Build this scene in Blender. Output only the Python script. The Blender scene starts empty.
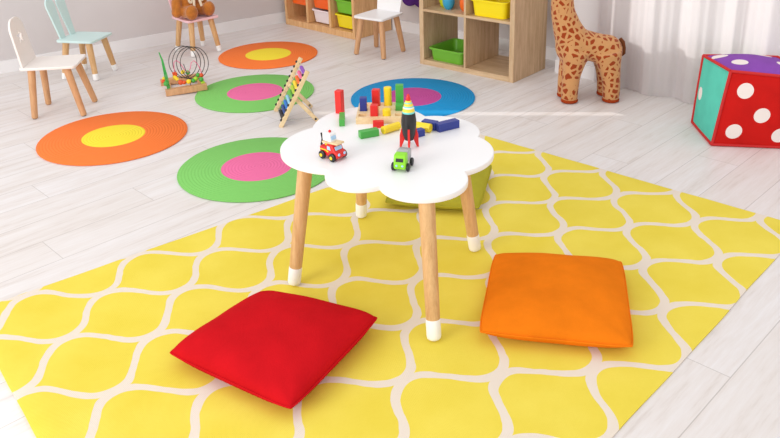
import bpy, bmesh, math, random
from mathutils import Vector, Matrix
random.seed(7)
PI = math.pi
R = math.radians
SC = bpy.context.scene
COL = SC.collection

# ------------------------------------------------------------------ materials
def lin(c):
    return tuple((v/12.92 if v <= .04045 else ((v+.055)/1.055)**2.4) for v in [x/255 for x in c]) + (1.,)

class NT:
    def __init__(s, name):
        s.m = bpy.data.materials.new(name); s.m.use_nodes = True
        s.t = s.m.node_tree; s.b = s.t.nodes['Principled BSDF']; s.out = s.t.nodes['Material Output']
    def n(s, typ, **kw):
        o = s.t.nodes.new(typ)
        for k, v in kw.items():
            setattr(o, k, v)
        return o
    def l(s, a, b): s.t.links.new(a, b)
    def put(s, sock, v):
        if hasattr(v, 'node'): s.l(v, sock)
        else: sock.default_value = v
    def math(s, op, a, b=None, c=None):
        o = s.n('ShaderNodeMath', operation=op)
        for i, v in enumerate((a, b, c)):
            if v is not None: s.put(o.inputs[i], v)
        return o.outputs[0]
    def mix(s, f, a, b):
        o = s.n('ShaderNodeMix', data_type='RGBA')
        s.put(o.inputs[0], f); s.put(o.inputs[6], a); s.put(o.inputs[7], b)
        return o.outputs[2]
    def ramp(s, f, stops, interp='LINEAR'):
        o = s.n('ShaderNodeValToRGB'); e = o.color_ramp; e.interpolation = interp
        while len(e.elements) < len(stops): e.elements.new(.5)
        for el, (p, c) in zip(e.elements, stops): el.position = p; el.color = c
        s.put(o.inputs[0], f); return o.outputs[0]
    def coord(s, which='Object', scale=(1, 1, 1), rot=(0, 0, 0)):
        t = s.n('ShaderNodeTexCoord'); m = s.n('ShaderNodeMapping')
        m.inputs['Scale'].default_value = scale; m.inputs['Rotation'].default_value = rot
        s.l(t.outputs[which], m.inputs[0]); return m.outputs[0]
    def noise(s, vec, scale, detail=3, rough=.5):
        o = s.n('ShaderNodeTexNoise'); o.inputs['Scale'].default_value = scale
        o.inputs['Detail'].default_value = detail; o.inputs['Roughness'].default_value = rough
        if vec is not None: s.l(vec, o.inputs['Vector'])
        return o.outputs[0]
    def bump(s, h, strength, dist=.002):
        o = s.n('ShaderNodeBump'); o.inputs['Strength'].default_value = strength
        o.inputs['Distance'].default_value = dist
        s.l(h, o.inputs['Height']); s.l(o.outputs[0], s.b.inputs['Normal'])

MATS = {}
def mat(name, rgb, rough=.5, spec=.5, var=0., vscale=30., bump=0., bscale=200., bdist=.002, sheen=0., metal=0.):
    if name in MATS: return MATS[name]
    t = NT(name); c = lin(rgb)
    t.b.inputs['Base Color'].default_value = c
    t.b.inputs['Roughness'].default_value = rough
    t.b.inputs['Specular IOR Level'].default_value = spec
    t.b.inputs['Metallic'].default_value = metal
    if sheen:
        t.b.inputs['Sheen Weight'].default_value = sheen
        t.b.inputs['Sheen Roughness'].default_value = .5
    v = t.coord()
    nz = t.noise(v, vscale, 4)
    if var:
        a = tuple(x*(1-var) for x in c[:3]) + (1,); b = tuple(min(1, x*(1+var)) for x in c[:3]) + (1,)
        t.l(t.ramp(nz, [(.3, a), (.7, b)]), t.b.inputs['Base Color'])
    if bump:
        t.bump(t.noise(v, bscale, 3), bump, bdist)
    MATS[name] = t.m
    return t.m

def wood(name, light, dark, scale=(3, 30, 30), rough=.45, rot=(0, 0, 0)):
    if name in MATS: return MATS[name]
    t = NT(name); v = t.coord('Object', scale, rot)
    n1 = t.noise(v, 1.6, 6, .6); n2 = t.noise(v, 9, 3, .6)
    f = t.math('ADD', t.math('MULTIPLY', n1, .7), t.math('MULTIPLY', n2, .3))
    t.l(t.ramp(f, [(.34, lin(dark)), (.62, lin(light))]), t.b.inputs['Base Color'])
    t.b.inputs['Roughness'].default_value = rough
    t.bump(n2, .06, .001)
    MATS[name] = t.m
    return t.m

# ------------------------------------------------------------------ mesh helpers
class MB:
    def __init__(s): s.bm = bmesh.new(); s.uv = None
    def add(s, verts, faces, mi=0):
        vs = [s.bm.verts.new(v) for v in verts]
        for f in faces:
            try:
                fc = s.bm.faces.new([vs[i] for i in f]); fc.material_index = mi
            except ValueError: pass
        return vs
    def box(s, c, d, rz=0, M=None, mi=0):
        x, y, z = [k/2 for k in d]
        co = [(-x,-y,-z),(x,-y,-z),(x,y,-z),(-x,y,-z),(-x,-y,z),(x,-y,z),(x,y,z),(-x,y,z)]
        T = Matrix.Translation(c) @ Matrix.Rotation(rz, 4, 'Z')
        if M is not None: T = Matrix.Translation(c) @ M
        s.add([T @ Vector(p) for p in co], [(0,3,2,1),(4,5,6,7),(0,1,5,4),(1,2,6,5),(2,3,7,6),(3,0,4,7)], mi)
        return s
    def tube(s, pts, rad, seg=16, closed=False, caps=True, round_end=False, mi=0):
        pts = [Vector(p) for p in pts]; n = len(pts)
        if not hasattr(rad, '__len__'): rad = [rad]*n
        rings = []; prev = None
        for i, p in enumerate(pts):
            if closed: t = pts[(i+1) % n] - pts[i-1]
            else: t = pts[min(i+1, n-1)] - pts[max(i-1, 0)]
            t.normalize()
            if prev is None:
                a = Vector((0, 0, 1)) if abs(t.z) < .9 else Vector((1, 0, 0))
                u = t.cross(a).normalized()
            else:
                u = (prev - t*prev.dot(t)).normalized()
            prev = u; w = t.cross(u)
            rings.append([s.bm.verts.new(p + (u*math.cos(2*PI*k/seg) + w*math.sin(2*PI*k/seg))*rad[i]) for k in range(seg)])
        for i in range(n if closed else n-1):
            a, b = rings[i], rings[(i+1) % n]
            for k in range(seg):
                f = s.bm.faces.new((a[k], a[(k+1) % seg], b[(k+1) % seg], b[k])); f.material_index = mi
        if not closed and caps:
            s.bm.faces.new(rings[0][::-1]).material_index = mi; s.bm.faces.new(rings[-1]).material_index = mi
        return s
    def lathe(s, prof, seg=32, c=(0, 0, 0), M=None, mi=0, mis=None):
        T = Matrix.Translation(c) @ (M if M is not None else Matrix())
        rings = []
        for r, z in prof:
            if r < 1e-6: rings.append([s.bm.verts.new(T @ Vector((0, 0, z)))])
            else: rings.append([s.bm.verts.new(T @ Vector((r*math.cos(2*PI*k/seg), r*math.sin(2*PI*k/seg), z))) for k in range(seg)])
        for i in range(len(prof)-1):
            a, b = rings[i], rings[i+1]; m = mis[i] if mis else mi
            for k in range(seg):
                k2 = (k+1) % seg
                if len(a) == 1 and len(b) == 1: continue
                if len(a) == 1: f = s.bm.faces.new((a[0], b[k2], b[k]))
                elif len(b) == 1: f = s.bm.faces.new((a[k], a[k2], b[0]))
                else: f = s.bm.faces.new((a[k], a[k2], b[k2], b[k]))
                f.material_index = m
        return s
    def ball(s, c, r, seg=20, rings=12, M=None, mi=0):
        rr = r if hasattr(r, '__len__') else (r, r, r)
        T = Matrix.Translation(c) @ (M if M is not None else Matrix()) @ Matrix.Diagonal((*rr, 1))
        prof = [(max(0, math.sin(PI*i/rings)) if 0 < i < rings else 0, -math.cos(PI*i/rings)) for i in range(rings+1)]
        return s.lathe(prof, seg, M=T, mi=mi)
    def mesh(s, name, smooth=40):
        bmesh.ops.recalc_face_normals(s.bm, faces=s.bm.faces)
        me = bpy.data.meshes.new(name); s.bm.to_mesh(me); s.bm.free()
        if smooth:
            for p in me.polygons: p.use_smooth = True
            me.set_sharp_from_angle(angle=R(smooth))
        return me
    def build(s, name, m, parent=None, bevel=0, smooth=40, seg=2):
        return link(name, s.mesh(name, smooth), m, parent, bevel, seg)

def link(name, me, m, parent=None, bevel=0, seg=2):
    for q in (m if isinstance(m, (list, tuple)) else [m]): me.materials.append(q)
    o = bpy.data.objects.new(name, me); COL.objects.link(o)
    if parent is not None: o.parent = parent
    if bevel:
        b = o.modifiers.new('bevel', 'BEVEL'); b.width = bevel; b.segments = seg; b.limit_method = 'ANGLE'; b.angle_limit = R(40)
    return o

def outline_mesh(name, loops, z0, z1, bev=.003, res=2, M=None):
    """flat board with a rounded edge from 2D outlines (later loops are holes)"""
    cu = bpy.data.curves.new(name, 'CURVE'); cu.dimensions = '2D'; cu.fill_mode = 'BOTH'
    for lp in loops:
        sp = cu.splines.new('POLY'); sp.points.add(len(lp)-1); sp.use_cyclic_u = True
        for p, q in zip(sp.points, lp): p.co = (q[0], q[1], 0, 1)
    h = (z1-z0)/2
    cu.extrude = h-bev; cu.bevel_depth = bev; cu.bevel_resolution = res; cu.offset = -bev
    ob = bpy.data.objects.new('tmp', cu); COL.objects.link(ob)
    dg = bpy.context.evaluated_depsgraph_get(); dg.update()
    me = bpy.data.meshes.new_from_object(ob.evaluated_get(dg)); me.name = name
    bpy.data.objects.remove(ob); bpy.data.curves.remove(cu)
    me.transform(Matrix.Translation((0, 0, (z0+z1)/2)))
    if M is not None: me.transform(M)
    for p in me.polygons: p.use_smooth = True
    me.set_sharp_from_angle(angle=R(40))
    return me

def blob(name, build, voxel=.008, smooth=6):
    """one continuous plush surface from overlapping forms"""
    mb = MB(); build(mb); me = mb.mesh('tmp', 0)
    ob = bpy.data.objects.new('tmp', me); COL.objects.link(ob)
    r = ob.modifiers.new('r', 'REMESH'); r.mode = 'VOXEL'; r.voxel_size = voxel; r.use_smooth_shade = True
    s = ob.modifiers.new('s', 'SMOOTH'); s.factor = .6; s.iterations = smooth
    dg = bpy.context.evaluated_depsgraph_get(); dg.update()
    out = bpy.data.meshes.new_from_object(ob.evaluated_get(dg)); out.name = name
    bpy.data.objects.remove(ob); bpy.data.meshes.remove(me)
    for p in out.polygons: p.use_smooth = True
    return out

def tag(o, label, cat, group=None):
    o['label'] = label; o['category'] = cat
    if group: o['group'] = group
    return o
def thing(name, label, cat, loc=(0, 0, 0), rz=0, group=None):
    o = bpy.data.objects.new(name, None); COL.objects.link(o)
    o.empty_display_size = .05
    o.location = loc; o.rotation_euler = (0, 0, rz)
    return tag(o, label, cat, group)
def struct(o): o['kind'] = 'structure'; return o
def rrect(w, d, r, n=6, cx=0, cy=0):
    out = []
    for sx, sy, a0 in ((1, 1, 0), (-1, 1, 90), (-1, -1, 180), (1, -1, 270)):
        for k in range(n+1):
            a = R(a0+90*k/n); out.append((cx+sx*(w/2-r)+r*math.cos(a), cy+sy*(d/2-r)+r*math.sin(a)))
    return out
def arc3(a, b, c, n=16):
    """points on the circle arc from a through b to c, endpoint c left out"""
    ax, ay = a; bx, by = b; cx, cy = c
    d = 2*(ax*(by-cy)+bx*(cy-ay)+cx*(ay-by))
    ux = ((ax*ax+ay*ay)*(by-cy)+(bx*bx+by*by)*(cy-ay)+(cx*cx+cy*cy)*(ay-by))/d
    uy = ((ax*ax+ay*ay)*(cx-bx)+(bx*bx+by*by)*(ax-cx)+(cx*cx+cy*cy)*(bx-ax))/d
    r = math.hypot(ax-ux, ay-uy)
    t0, tb, t1 = [math.atan2(p[1]-uy, p[0]-ux) for p in (a, b, c)]
    ccw = ((tb-t0) % (2*PI)) < ((t1-t0) % (2*PI))
    sw = (t1-t0) % (2*PI) if ccw else -((t0-t1) % (2*PI))
    return [(ux+r*math.cos(t0+sw*k/n), uy+r*math.sin(t0+sw*k/n)) for k in range(n)]

# ------------------------------------------------------------------ camera
cam = bpy.data.cameras.new('camera'); co = bpy.data.objects.new('camera', cam); COL.objects.link(co)
cam.sensor_width = 36; cam.lens = 780.8/780*36; cam.shift_y = -(219-114.6)/780
cam.clip_start = .05
p_, r_ = R(20.12), R(1.78)
F = Vector((0, math.cos(p_), -math.sin(p_))); U = Vector((0, math.sin(p_), math.cos(p_))); X = Vector((1, 0, 0))
X2 = X*math.cos(r_) - U*math.sin(r_); U2 = X*math.sin(r_) + U*math.cos(r_)
m4 = Matrix((X2, U2, -F)).transposed().to_4x4(); m4.translation = (0, 0, 1.5)
co.matrix_world = m4
SC.camera = co

# ------------------------------------------------------------------ shared materials
WHITE = mat('white_paint', (240, 238, 238), .35, .4)
TIPW = mat('white_foot_paint', (244, 242, 240), .4)
BEECH = wood('beech', (222, 180, 128), (196, 148, 96), (40, 40, 4))
BEECH_D = wood('beech_warm', (216, 166, 120), (192, 140, 96), (40, 40, 4))
PINE = wood('pine', (232, 188, 134), (204, 148, 94), (30, 30, 3))
OAK = wood('oak_veneer', (218, 188, 150), (186, 150, 110), (24, 24, 2.2))
PLY = wood('pale_plywood', (240, 214, 170), (222, 188, 138), (14, 14, 14))
BLACK = mat('black_plastic', (28, 28, 30), .4)
def paint(name, rgb, rough=.38): return mat(name, rgb, rough, .45, .05, 60)
RED = paint('red_paint', (222, 40, 36)); YEL = paint('yellow_paint', (246, 214, 40))
GRN = paint('green_paint', (74, 168, 70)); BLU = paint('blue_paint', (44, 58, 140))

# ------------------------------------------------------------------ floor
def plank_floor():
    t = NT('white_laminate_planks')
    v = t.coord('Object', (1, 1, 1), (0, 0, R(-44.5)))
    sep = t.n('ShaderNodeSeparateXYZ'); t.l(v, sep.inputs[0])
    W, Ln = .192, 1.28
    row = t.math('DIVIDE', t.math('ADD', sep.outputs[1], .1314), W)
    ri = t.math('FLOOR', row); rf = t.math('FRACT', row)
    off = t.math('MULTIPLY', t.math('FRACT', t.math('MULTIPLY', ri, .6180339)), Ln)
    px = t.math('DIVIDE', t.math('ADD', sep.outputs[0], off), Ln)
    ci = t.math('FLOOR', px); cf = t.math('FRACT', px)
    wn = t.n('ShaderNodeTexWhiteNoise', noise_dimensions='2D')
    cmb = t.n('ShaderNodeCombineXYZ'); t.l(ri, cmb.inputs[0]); t.l(ci, cmb.inputs[1]); t.l(cmb.outputs[0], wn.inputs[0])
    tone = wn.outputs[0]
    # grain, shifted on each plank
    g = t.n('ShaderNodeCombineXYZ')
    t.l(t.math('ADD', t.math('MULTIPLY', sep.outputs[0], 1.6), t.math('MULTIPLY', tone, 31.)), g.inputs[0])
    t.l(t.math('MULTIPLY', sep.outputs[1], 16.), g.inputs[1]); t.l(t.math('MULTIPLY', tone, 7.), g.inputs[2])
    n1 = t.noise(g.outputs[0], 1.3, 6, .62); n2 = t.noise(g.outputs[0], 6., 4, .6)
    gr = t.math('ADD', t.math('MULTIPLY', n1, .65), t.math('MULTIPLY', n2, .35))
    col = t.ramp(gr, [(.30, lin((201, 190, 183))), (.45, lin((223, 216, 213))), (.62, lin((231, 227, 227)))])
    col = t.mix(t.math('MULTIPLY', tone, .35), col, lin((222, 213, 206)))
    e1 = t.math('MINIMUM', rf, t.math('SUBTRACT', 1., rf)); e2 = t.math('MINIMUM', cf, t.math('SUBTRACT', 1., cf))
    gap = t.math('MAXIMUM', t.math('LESS_THAN', e1, .0016/W), t.math('LESS_THAN', e2, .0014/Ln))
    col = t.mix(t.math('MULTIPLY', gap, .42), col, lin((140, 128, 120)))
    t.l(col, t.b.inputs['Base Color'])
    t.b.inputs['Roughness'].default_value = .42; t.b.inputs['Specular IOR Level'].default_value = .35
    t.bump(t.math('SUBTRACT', n2, t.math('MULTIPLY', gap, 2.)), .08, .001)
    return t.m
mb = MB(); mb.box((0, 3.2, -.05), (9, 10, .1))
struct(mb.build('floor', plank_floor(), smooth=0))

# ------------------------------------------------------------------ walls
WALL = mat('greige_wall_paint', (211, 204, 203), .8, .2, .02, 3, .05, 400, .001)
PIER = mat('pale_wall_paint', (222, 217, 217), .8, .2, .02, 3, .05, 400, .001)
SKIRT = mat('white_skirting', (238, 235, 235), .45)
def wall_seg(name, a, b, h, th, m, z0=0., side=1):
    """upright slab standing on the line a-b, its body on the far side"""
    a = Vector((*a, 0)); b = Vector((*b, 0)); d = (b-a).normalized(); n = Vector((-d.y, d.x, 0))*side
    c = (a+b)/2 + n*th/2
    mb = MB(); mb.box((c.x, c.y, z0+h/2), ((b-a).length, th, h), math.atan2(d.y, d.x))
    return mb.build(name, m, smooth=0)
cl = Vector((-.55, 6.62)); ul = Vector((math.cos(R(35)), math.sin(R(35))))
WL0 = (-2.66-3*ul.x*.6, 5.1435-3*ul.y*.6); WL1 = (-.45, 6.735)
struct(wall_seg('wall_left', WL0, WL1, 2.6, .12, WALL))
struct(wall_seg('baseboard_left', WL0, WL1, .085, .014, SKIRT, side=-1))
WB0 = (-.545, 6.628); WB1 = (1.62, 4.60)
struct(wall_seg('wall_back', WB0, WB1, 2.6, .12, WALL))
struct(wall_seg('baseboard_back', (-.53, 6.614), WB1, .085, .014, SKIRT, side=-1))

# pale window wall standing proud of the back wall, opening behind the curtain
ang = R(-44.5); pv = Vector((math.cos(ang), math.sin(ang))); po = Vector((1.075, 4.80))
pn = Vector((-pv.y, pv.x))
def pp(t, z, o=0.): q = po + pv*t + pn*o; return Vector((q.x, q.y, z))
T0, T1, S0, S1, HH, Z1 = 0., 8.5, .52, 2.6, 2.6, 1.2  # unseen window head made lower than real, shaped to cut the sun streak short
mb = MB()
def slab(t0, t1, z0, z1, o0=0., o1=.16):
    co_ = [pp(t0, z0, o0), pp(t1, z0, o0), pp(t1, z0, o1), pp(t0, z0, o1), pp(t0, z1, o0), pp(t1, z1, o0), pp(t1, z1, o1), pp(t0, z1, o1)]
    mb.add(co_, [(0,3,2,1),(4,5,6,7),(0,1,5,4),(1,2,6,5),(2,3,7,6),(3,0,4,7)])
slab(T0, S0, 0, HH); slab(S1, T1, 0, HH); slab(S0, S1, 0, .31); slab(S0, S1, Z1, HH)
struct(mb.build('wall_right', PIER, smooth=0))
mb = MB(); slab(T0, T1, 0, .085, -.014, -.0005)
struct(mb.build('baseboard_right', SKIRT, smooth=0))
mb = MB()
for a, b, c_, d_ in ((S0+.002, S0+.05, .312, Z1-.002), (S1-.05, S1-.002, .312, Z1-.002), (S0+.05, S1-.05, .312, .36), (S0+.05, S1-.05, Z1-.05, Z1-.002), (1.75, 1.80, .36, Z1-.05)):
    slab(a, b, c_, d_, .06, .11)
win = struct(mb.build('window_1', mat('white_window_frame', (236, 236, 238), .4), smooth=0))
gl = NT('window_glass'); tp_ = gl.n('ShaderNodeBsdfTransparent'); gs_ = gl.n('ShaderNodeBsdfGlossy'); gs_.inputs['Roughness'].default_value = .02
mx_ = gl.n('ShaderNodeMixShader')
mx_.inputs[0].default_value = .05; gl.l(tp_.outputs[0], mx_.inputs[1]); gl.l(gs_.outputs[0], mx_.inputs[2]); gl.l(mx_.outputs[0], gl.out.inputs[0])
mb = MB(); slab(S0+.0505, 1.7495, .3605, Z1-.0505, .083, .087); slab(1.8005, S1-.0505, .3605, Z1-.0505, .083, .087)
mb.build('pane', gl.m, win, smooth=0)

# ------------------------------------------------------------------ curtain
def curtain_mat():
    t = NT('sheer_white_voile')
    tr = t.n('ShaderNodeBsdfTranslucent'); tr.inputs[0].default_value = lin((228, 222, 222))
    df = t.n('ShaderNodeBsdfDiffuse'); df.inputs[0].default_value = lin((240, 235, 235))
    tp = t.n('ShaderNodeBsdfTransparent')
    m1 = t.n('ShaderNodeMixShader'); m1.inputs[0].default_value = .6; t.l(df.outputs[0], m1.inputs[1]); t.l(tr.outputs[0], m1.inputs[2])
    m2 = t.n('ShaderNodeMixShader'); m2.inputs[0].default_value = .06; t.l(m1.outputs[0], m2.inputs[1]); t.l(tp.outputs[0], m2.inputs[2])
    v = t.coord('Object'); t.l(m2.outputs[0], t.out.inputs[0])
    return t.m
CD = Vector((math.cos(R(-42)), math.sin(R(-42)))); CN = Vector((-CD.y, CD.x))
CURT = curtain_mat()
def curtain(start, L, ph, label):
    root = thing('curtain', label, 'curtain', (start.x, start.y, 0), 0, 'sheer window curtains')
    mb = MB(); nx, nz = int(L*130), 16; vs = []
    for k in range(nz+1):
        z = .004 + 2.35*k/nz
        for i in range(nx+1):
            q_ = L*i/nx
            w = .025*math.sin(q_*27+ph+.6*math.sin(q_*9)+.2*z) + .006*math.sin(q_*61+1.3+1.2*math.sin(q_*5)) + .003*math.sin(q_*130+z)
            w *= 1-.25*z/2.4
            q = CD*q_ + CN*w
            vs.append((q.x, q.y, z))
    mb.add(vs, [(k*(nx+1)+i, k*(nx+1)+i+1, (k+1)*(nx+1)+i+1, (k+1)*(nx+1)+i) for k in range(nz) for i in range(nx)])
    mb.build('fabric', CURT, root, smooth=180)
    return root
CS = Vector((1.237, 4.534))
curtain(CS, .865, 1.2, 'sheer white floor-length curtain panel hanging behind the plush giraffe')
curtain(CS + CD*.86 - CN*.085, 1.15, .4, 'sheer white floor-length curtain panel hanging behind the dotted cube')
mb = MB(); mb.tube([(CS.x-CD.x*.1-CN.x*.03, CS.y-CD.y*.1-CN.y*.03, 2.37), (CS.x+CD.x*2-CN.x*.03, CS.y+CD.y*2-CN.y*.03, 2.37)], .012)
tag(mb.build('curtain_rail', mat('white_rail', (230, 230, 230), .4)), 'white curtain rail above the window', 'curtain rail')

# ------------------------------------------------------------------ rug
def rug_mat():
    t = NT('yellow_trellis_weave')
    uv = t.n('ShaderNodeUVMap'); uv.uv_map = 'weave'; sep = t.n('ShaderNodeSeparateXYZ')
    base = t.coord('Object')
    # slight hand-woven wobble
    nz = t.noise(base, 9, 2)
    t.l(uv.outputs[0], sep.inputs[0])
    u = t.math('ADD', sep.outputs[0], t.math('MULTIPLY', t.math('SUBTRACT', nz, .5), .06)); v = t.math('ADD', sep.outputs[1], t.math('MULTIPLY', t.math('SUBTRACT', t.noise(base, 7, 2), .5), .04))
    AMP, HW = .226, .034
    def wave(th):
        c = t.math('COSINE', th)
        return t.math('MULTIPLY', c, t.math('SUBTRACT', 1.32, t.math('MULTIPLY', t.math('MULTIPLY', c, c), .32)))
    ds = []
    v2 = t.math('MULTIPLY', v, 2.)
    n0 = t.math('FLOOR', v2)
    for k in (-1, 0, 1):
        n = t.math('ADD', n0, float(k))
        par = t.math('MULTIPLY', n, PI)
        th = t.math('SUBTRACT', t.math('MULTIPLY', u, 2*PI), par)
        c = t.math('ADD', t.math('ADD', t.math('MULTIPLY', n, .5), .25), t.math('MULTIPLY', wave(th), -AMP))
        sl = t.math('MULTIPLY', t.math('SINE', th), AMP*2*PI*1.1)
        den = t.math('SQRT', t.math('ADD', t.math('MULTIPLY', sl, sl), 1.))
        ds.append(t.math('DIVIDE', t.math('ABSOLUTE', t.math('SUBTRACT', v, c)), den))
    d = t.math('MINIMUM', t.math('MINIMUM', ds[0], ds[1]), ds[2])
    f = t.math('LESS_THAN', d, HW)
    fine = t.noise(t.coord('Object', (1, 1, 1)), 160, 2); big = t.noise(base, 5, 4)
    yel = t.ramp(big, [(.3, lin((231, 209, 76))), (.7, lin((239, 219, 92)))])
    yel = t.mix(t.math('MULTIPLY', fine, .25), yel, lin((220, 194, 64)))
    t.l(t.mix(f, yel, lin((230, 217, 202))), t.b.inputs['Base Color'])
    t.b.inputs['Roughness'].default_value = .95; t.b.inputs['Specular IOR Level'].default_value = .1
    wv = t.n('ShaderNodeTexWave'); wv.inputs['Scale'].default_value = 75; wv.inputs['Distortion'].default_value = 1.5
    t.l(t.coord('Object', (1, 1, 1), (0, 0, R(-45))), wv.inputs[0])
    t.bump(t.math('ADD', wv.outputs[1], t.math('MULTIPLY', fine, .8)), .35, .002)
    return t.m
LR, TR_, RR_, BR_ = [Vector(q) for q in ((-1.446, 2.266), (.462, 3.747), (1.590, 2.672), (-0.252, 0.780))]
CI = [2.7141, 3.6744, -0.412, 0.0085, 0.086, -0.0025]; CJ = [-0.0551, 0.1642, -3.764, 0.0607, 0.1151, -0.0197]
def rug_mesh():
    bm = bmesh.new(); nu, nv = 90, 64
    lay = bm.loops.layers.uv.new('weave')
    def at(a, b):
        q = LR*(1-a)*(1-b) + TR_*a*(1-b) + RR_*a*b + BR_*(1-a)*b
        e = .0015*math.sin(a*17)+.001*math.sin(a*41+1)
        e2 = .0015*math.sin(b*13)+.001*math.sin(b*37+2)
        return Vector((q.x+e*.7*(1-2*b)+e2*.7*(1-2*a), q.y-e*.7*(1-2*b)+e2*.7*(1-2*a)))
    def uvw(q):
        x, y = q.x, q.y-2.4; B = (1, x, y, x*x, x*y, y*y)
        i = sum(c*b for c, b in zip(CI, B)); j = sum(c*b for c, b in zip(CJ, B))
        return ((i-j)/2, (i+j)/2)
    top = [[None]*(nv+1) for _ in range(nu+1)]; bot = [[None]*(nv+1) for _ in range(nu+1)]
    pos = {}
    for i in range(nu+1):
        for j in range(nv+1):
            q = at(i/nu, j/nv)
            edge = min(i, nu-i, j, nv-j)
            z = .006 + .0012*math.sin(q.x*11+q.y*7) + .0008*math.sin(q.x*23-q.y*19)
            if edge == 0: z = .0045
            top[i][j] = bm.verts.new((q.x, q.y, z)); bot[i][j] = bm.verts.new((q.x, q.y, .0005)); pos[top[i][j]] = pos[bot[i][j]] = uvw(q)
    fs = []
    for i in range(nu):
        for j in range(nv):
            fs.append(bm.faces.new((top[i][j], top[i+1][j], top[i+1][j+1], top[i][j+1])))
            fs.append(bm.faces.new((bot[i][j+1], bot[i+1][j+1], bot[i+1][j], bot[i][j])))
    ring = [(i, 0) for i in range(nu)] + [(nu, j) for j in range(nv)] + [(i, nv) for i in range(nu, 0, -1)] + [(0, j) for j in range(nv, 0, -1)]
    for k in range(len(ring)):
        a, b = ring[k], ring[(k+1) % len(ring)]
        fs.append(bm.faces.new((bot[a[0]][a[1]], bot[b[0]][b[1]], top[b[0]][b[1]], top[a[0]][a[1]])))
    for f in fs:
        for lp in f.loops: lp[lay].uv = pos[lp.vert]
    bmesh.ops.recalc_face_normals(bm, faces=bm.faces)
    me = bpy.data.meshes.new('rug'); bm.to_mesh(me); bm.free()
    for p in me.polygons: p.use_smooth = True
    me.set_sharp_from_angle(angle=R(40))
    return me
tag(link('rug', rug_mesh(), rug_mat()), 'large yellow woven rug with cream trellis lines under the flower table', 'rug')

# ------------------------------------------------------------------ round mats
def mat_mat(name, outer, inner, ri):
    t = NT(name); v = t.coord('Object')
    ln = t.n('ShaderNodeVectorMath', operation='LENGTH'); sp = t.n('ShaderNodeSeparateXYZ'); t.l(v, sp.inputs[0])
    cb = t.n('ShaderNodeCombineXYZ'); t.l(sp.outputs[0], cb.inputs[0]); t.l(sp.outputs[1], cb.inputs[1]); t.l(cb.outputs[0], ln.inputs[0])
    r = ln.outputs['Value']
    ph = t.math('MULTIPLY', r, 2*PI/.0155)
    groove = t.math('ADD', t.math('MULTIPLY', t.math('COSINE', ph), .5), .5)
    c = t.mix(t.math('LESS_THAN', r, ri), lin(outer), lin(inner))
    nz = t.noise(v, 220, 2)
    dk = t.n('ShaderNodeMix', data_type='RGBA', blend_type='MULTIPLY'); dk.inputs[0].default_value = .25
    t.l(c, dk.inputs[6]); t.l(t.ramp(nz, [(.3, (.72, .72, .72, 1)), (.7, (1, 1, 1, 1))]), dk.inputs[7])
    t.l(dk.outputs[2], t.b.inputs['Base Color'])
    t.b.inputs['Roughness'].default_value = .8; t.b.inputs['Specular IOR Level'].default_value = .25
    t.bump(t.math('ADD', groove, t.math('MULTIPLY', nz, .3)), .55, .0025)
    return t.m
ORG_MAT = mat_mat('orange_yellow_braid', (250, 126, 56), (250, 226, 60), .162)
GRN_MAT = mat_mat('green_pink_braid', (128, 200, 102), (236, 112, 162), .17)
BLU_MAT = mat_mat('blue_magenta_braid', (24, 146, 206), (192, 76, 150), .168)
def round_mat(x, y, r, m, label):
    mb = MB(); mb.lathe([(0, .0006), (r-.003, .0006), (r, .003), (r, .006), (r-.004, .009), (0, .009)], 128)
    o = mb.build('round_mat', m); o.location = (x, y, 0); return tag(o, label, 'mat', 'round braided floor mats')
round_mat(-1.474, 3.880, .383, ORG_MAT, 'large round orange mat with yellow centre in front of the white chair with a cut-out')
round_mat(-.640, 3.415, .372, GRN_MAT, 'round green mat with pink centre beside the rug, partly behind the flower table')
round_mat(-.823, 4.554, .361, GRN_MAT, 'round green mat with pink centre lying beside the wire bead maze')
round_mat(-.858, 5.410, .352, ORG_MAT, 'round orange mat with yellow centre beside the pink chair and drawer unit')
round_mat(.138, 4.368, .366, BLU_MAT, 'round blue mat with magenta centre on the floor behind the flower table')

# ------------------------------------------------------------------ flower table
TBL = Vector((-.018, 2.46, 0))
tbl = thing('flower_table', 'white scalloped flower-shaped children\'s table with wooden legs on the yellow rug', 'table', TBL)
nt = [(-.288, 2.699), (-.213, 2.310), (-.039, 2.184), (.232, 2.268), (.310, 2.559), (.134, 2.784)]
pk = [(-.384, 2.501), (-.137, 2.176), (.102, 2.085), (.345, 2.415), (.290, 2.716), (-.115, 2.915)]
ol = []
for k in range(6):
    ol += arc3(nt[k], pk[k], nt[(k+1) % 6], 22)
ol = [(x-TBL.x, y-TBL.y) for x, y in ol]
TABLE_WHITE = mat('white_lacquer', (244, 242, 242), .28, .45)
link('tabletop', outline_mesh('tabletop', [ol], .450, .470, .003, 3), TABLE_WHITE, tbl)
def leg_pair(parent, top, foot, r0, r1, m, tip=0., rt=None, name='leg'):
    """a tapered round leg, with a painted foot when tip > 0"""
    a = Vector(top); b = Vector(foot); d = (b-a); L = d.length; q = a + d*(1-tip/L) if tip else b
    mb = MB()
    if tip:
        mb.tube([a, q], [r0, r1], 20); leg = mb.build(name, m, parent)
        e = d.normalized(); rt = rt or r1*1.06; mb = MB()
        mb.tube([q, q+e*.003, b-e*.012, b-e*.005, b-e*.0015, b], [rt*.97, rt, rt, rt*.93, rt*.78, rt*.5], 20)
        mb.build('foot_tip', TIPW, leg)
    else:
        e = d.normalized()
        mb.tube([a, b-e*.008, b-e*.003, b], [r0, r1, r1*.95, r1*.75], 18); leg = mb.build(name, m, parent)
        mb = MB(); mb.tube([b-e*.004, b+e*.003], [r1*.7, r1*.62], 14); mb.build('foot_glide', mat('grey_glide', (120, 104, 92), .6), leg)
    return leg
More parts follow.
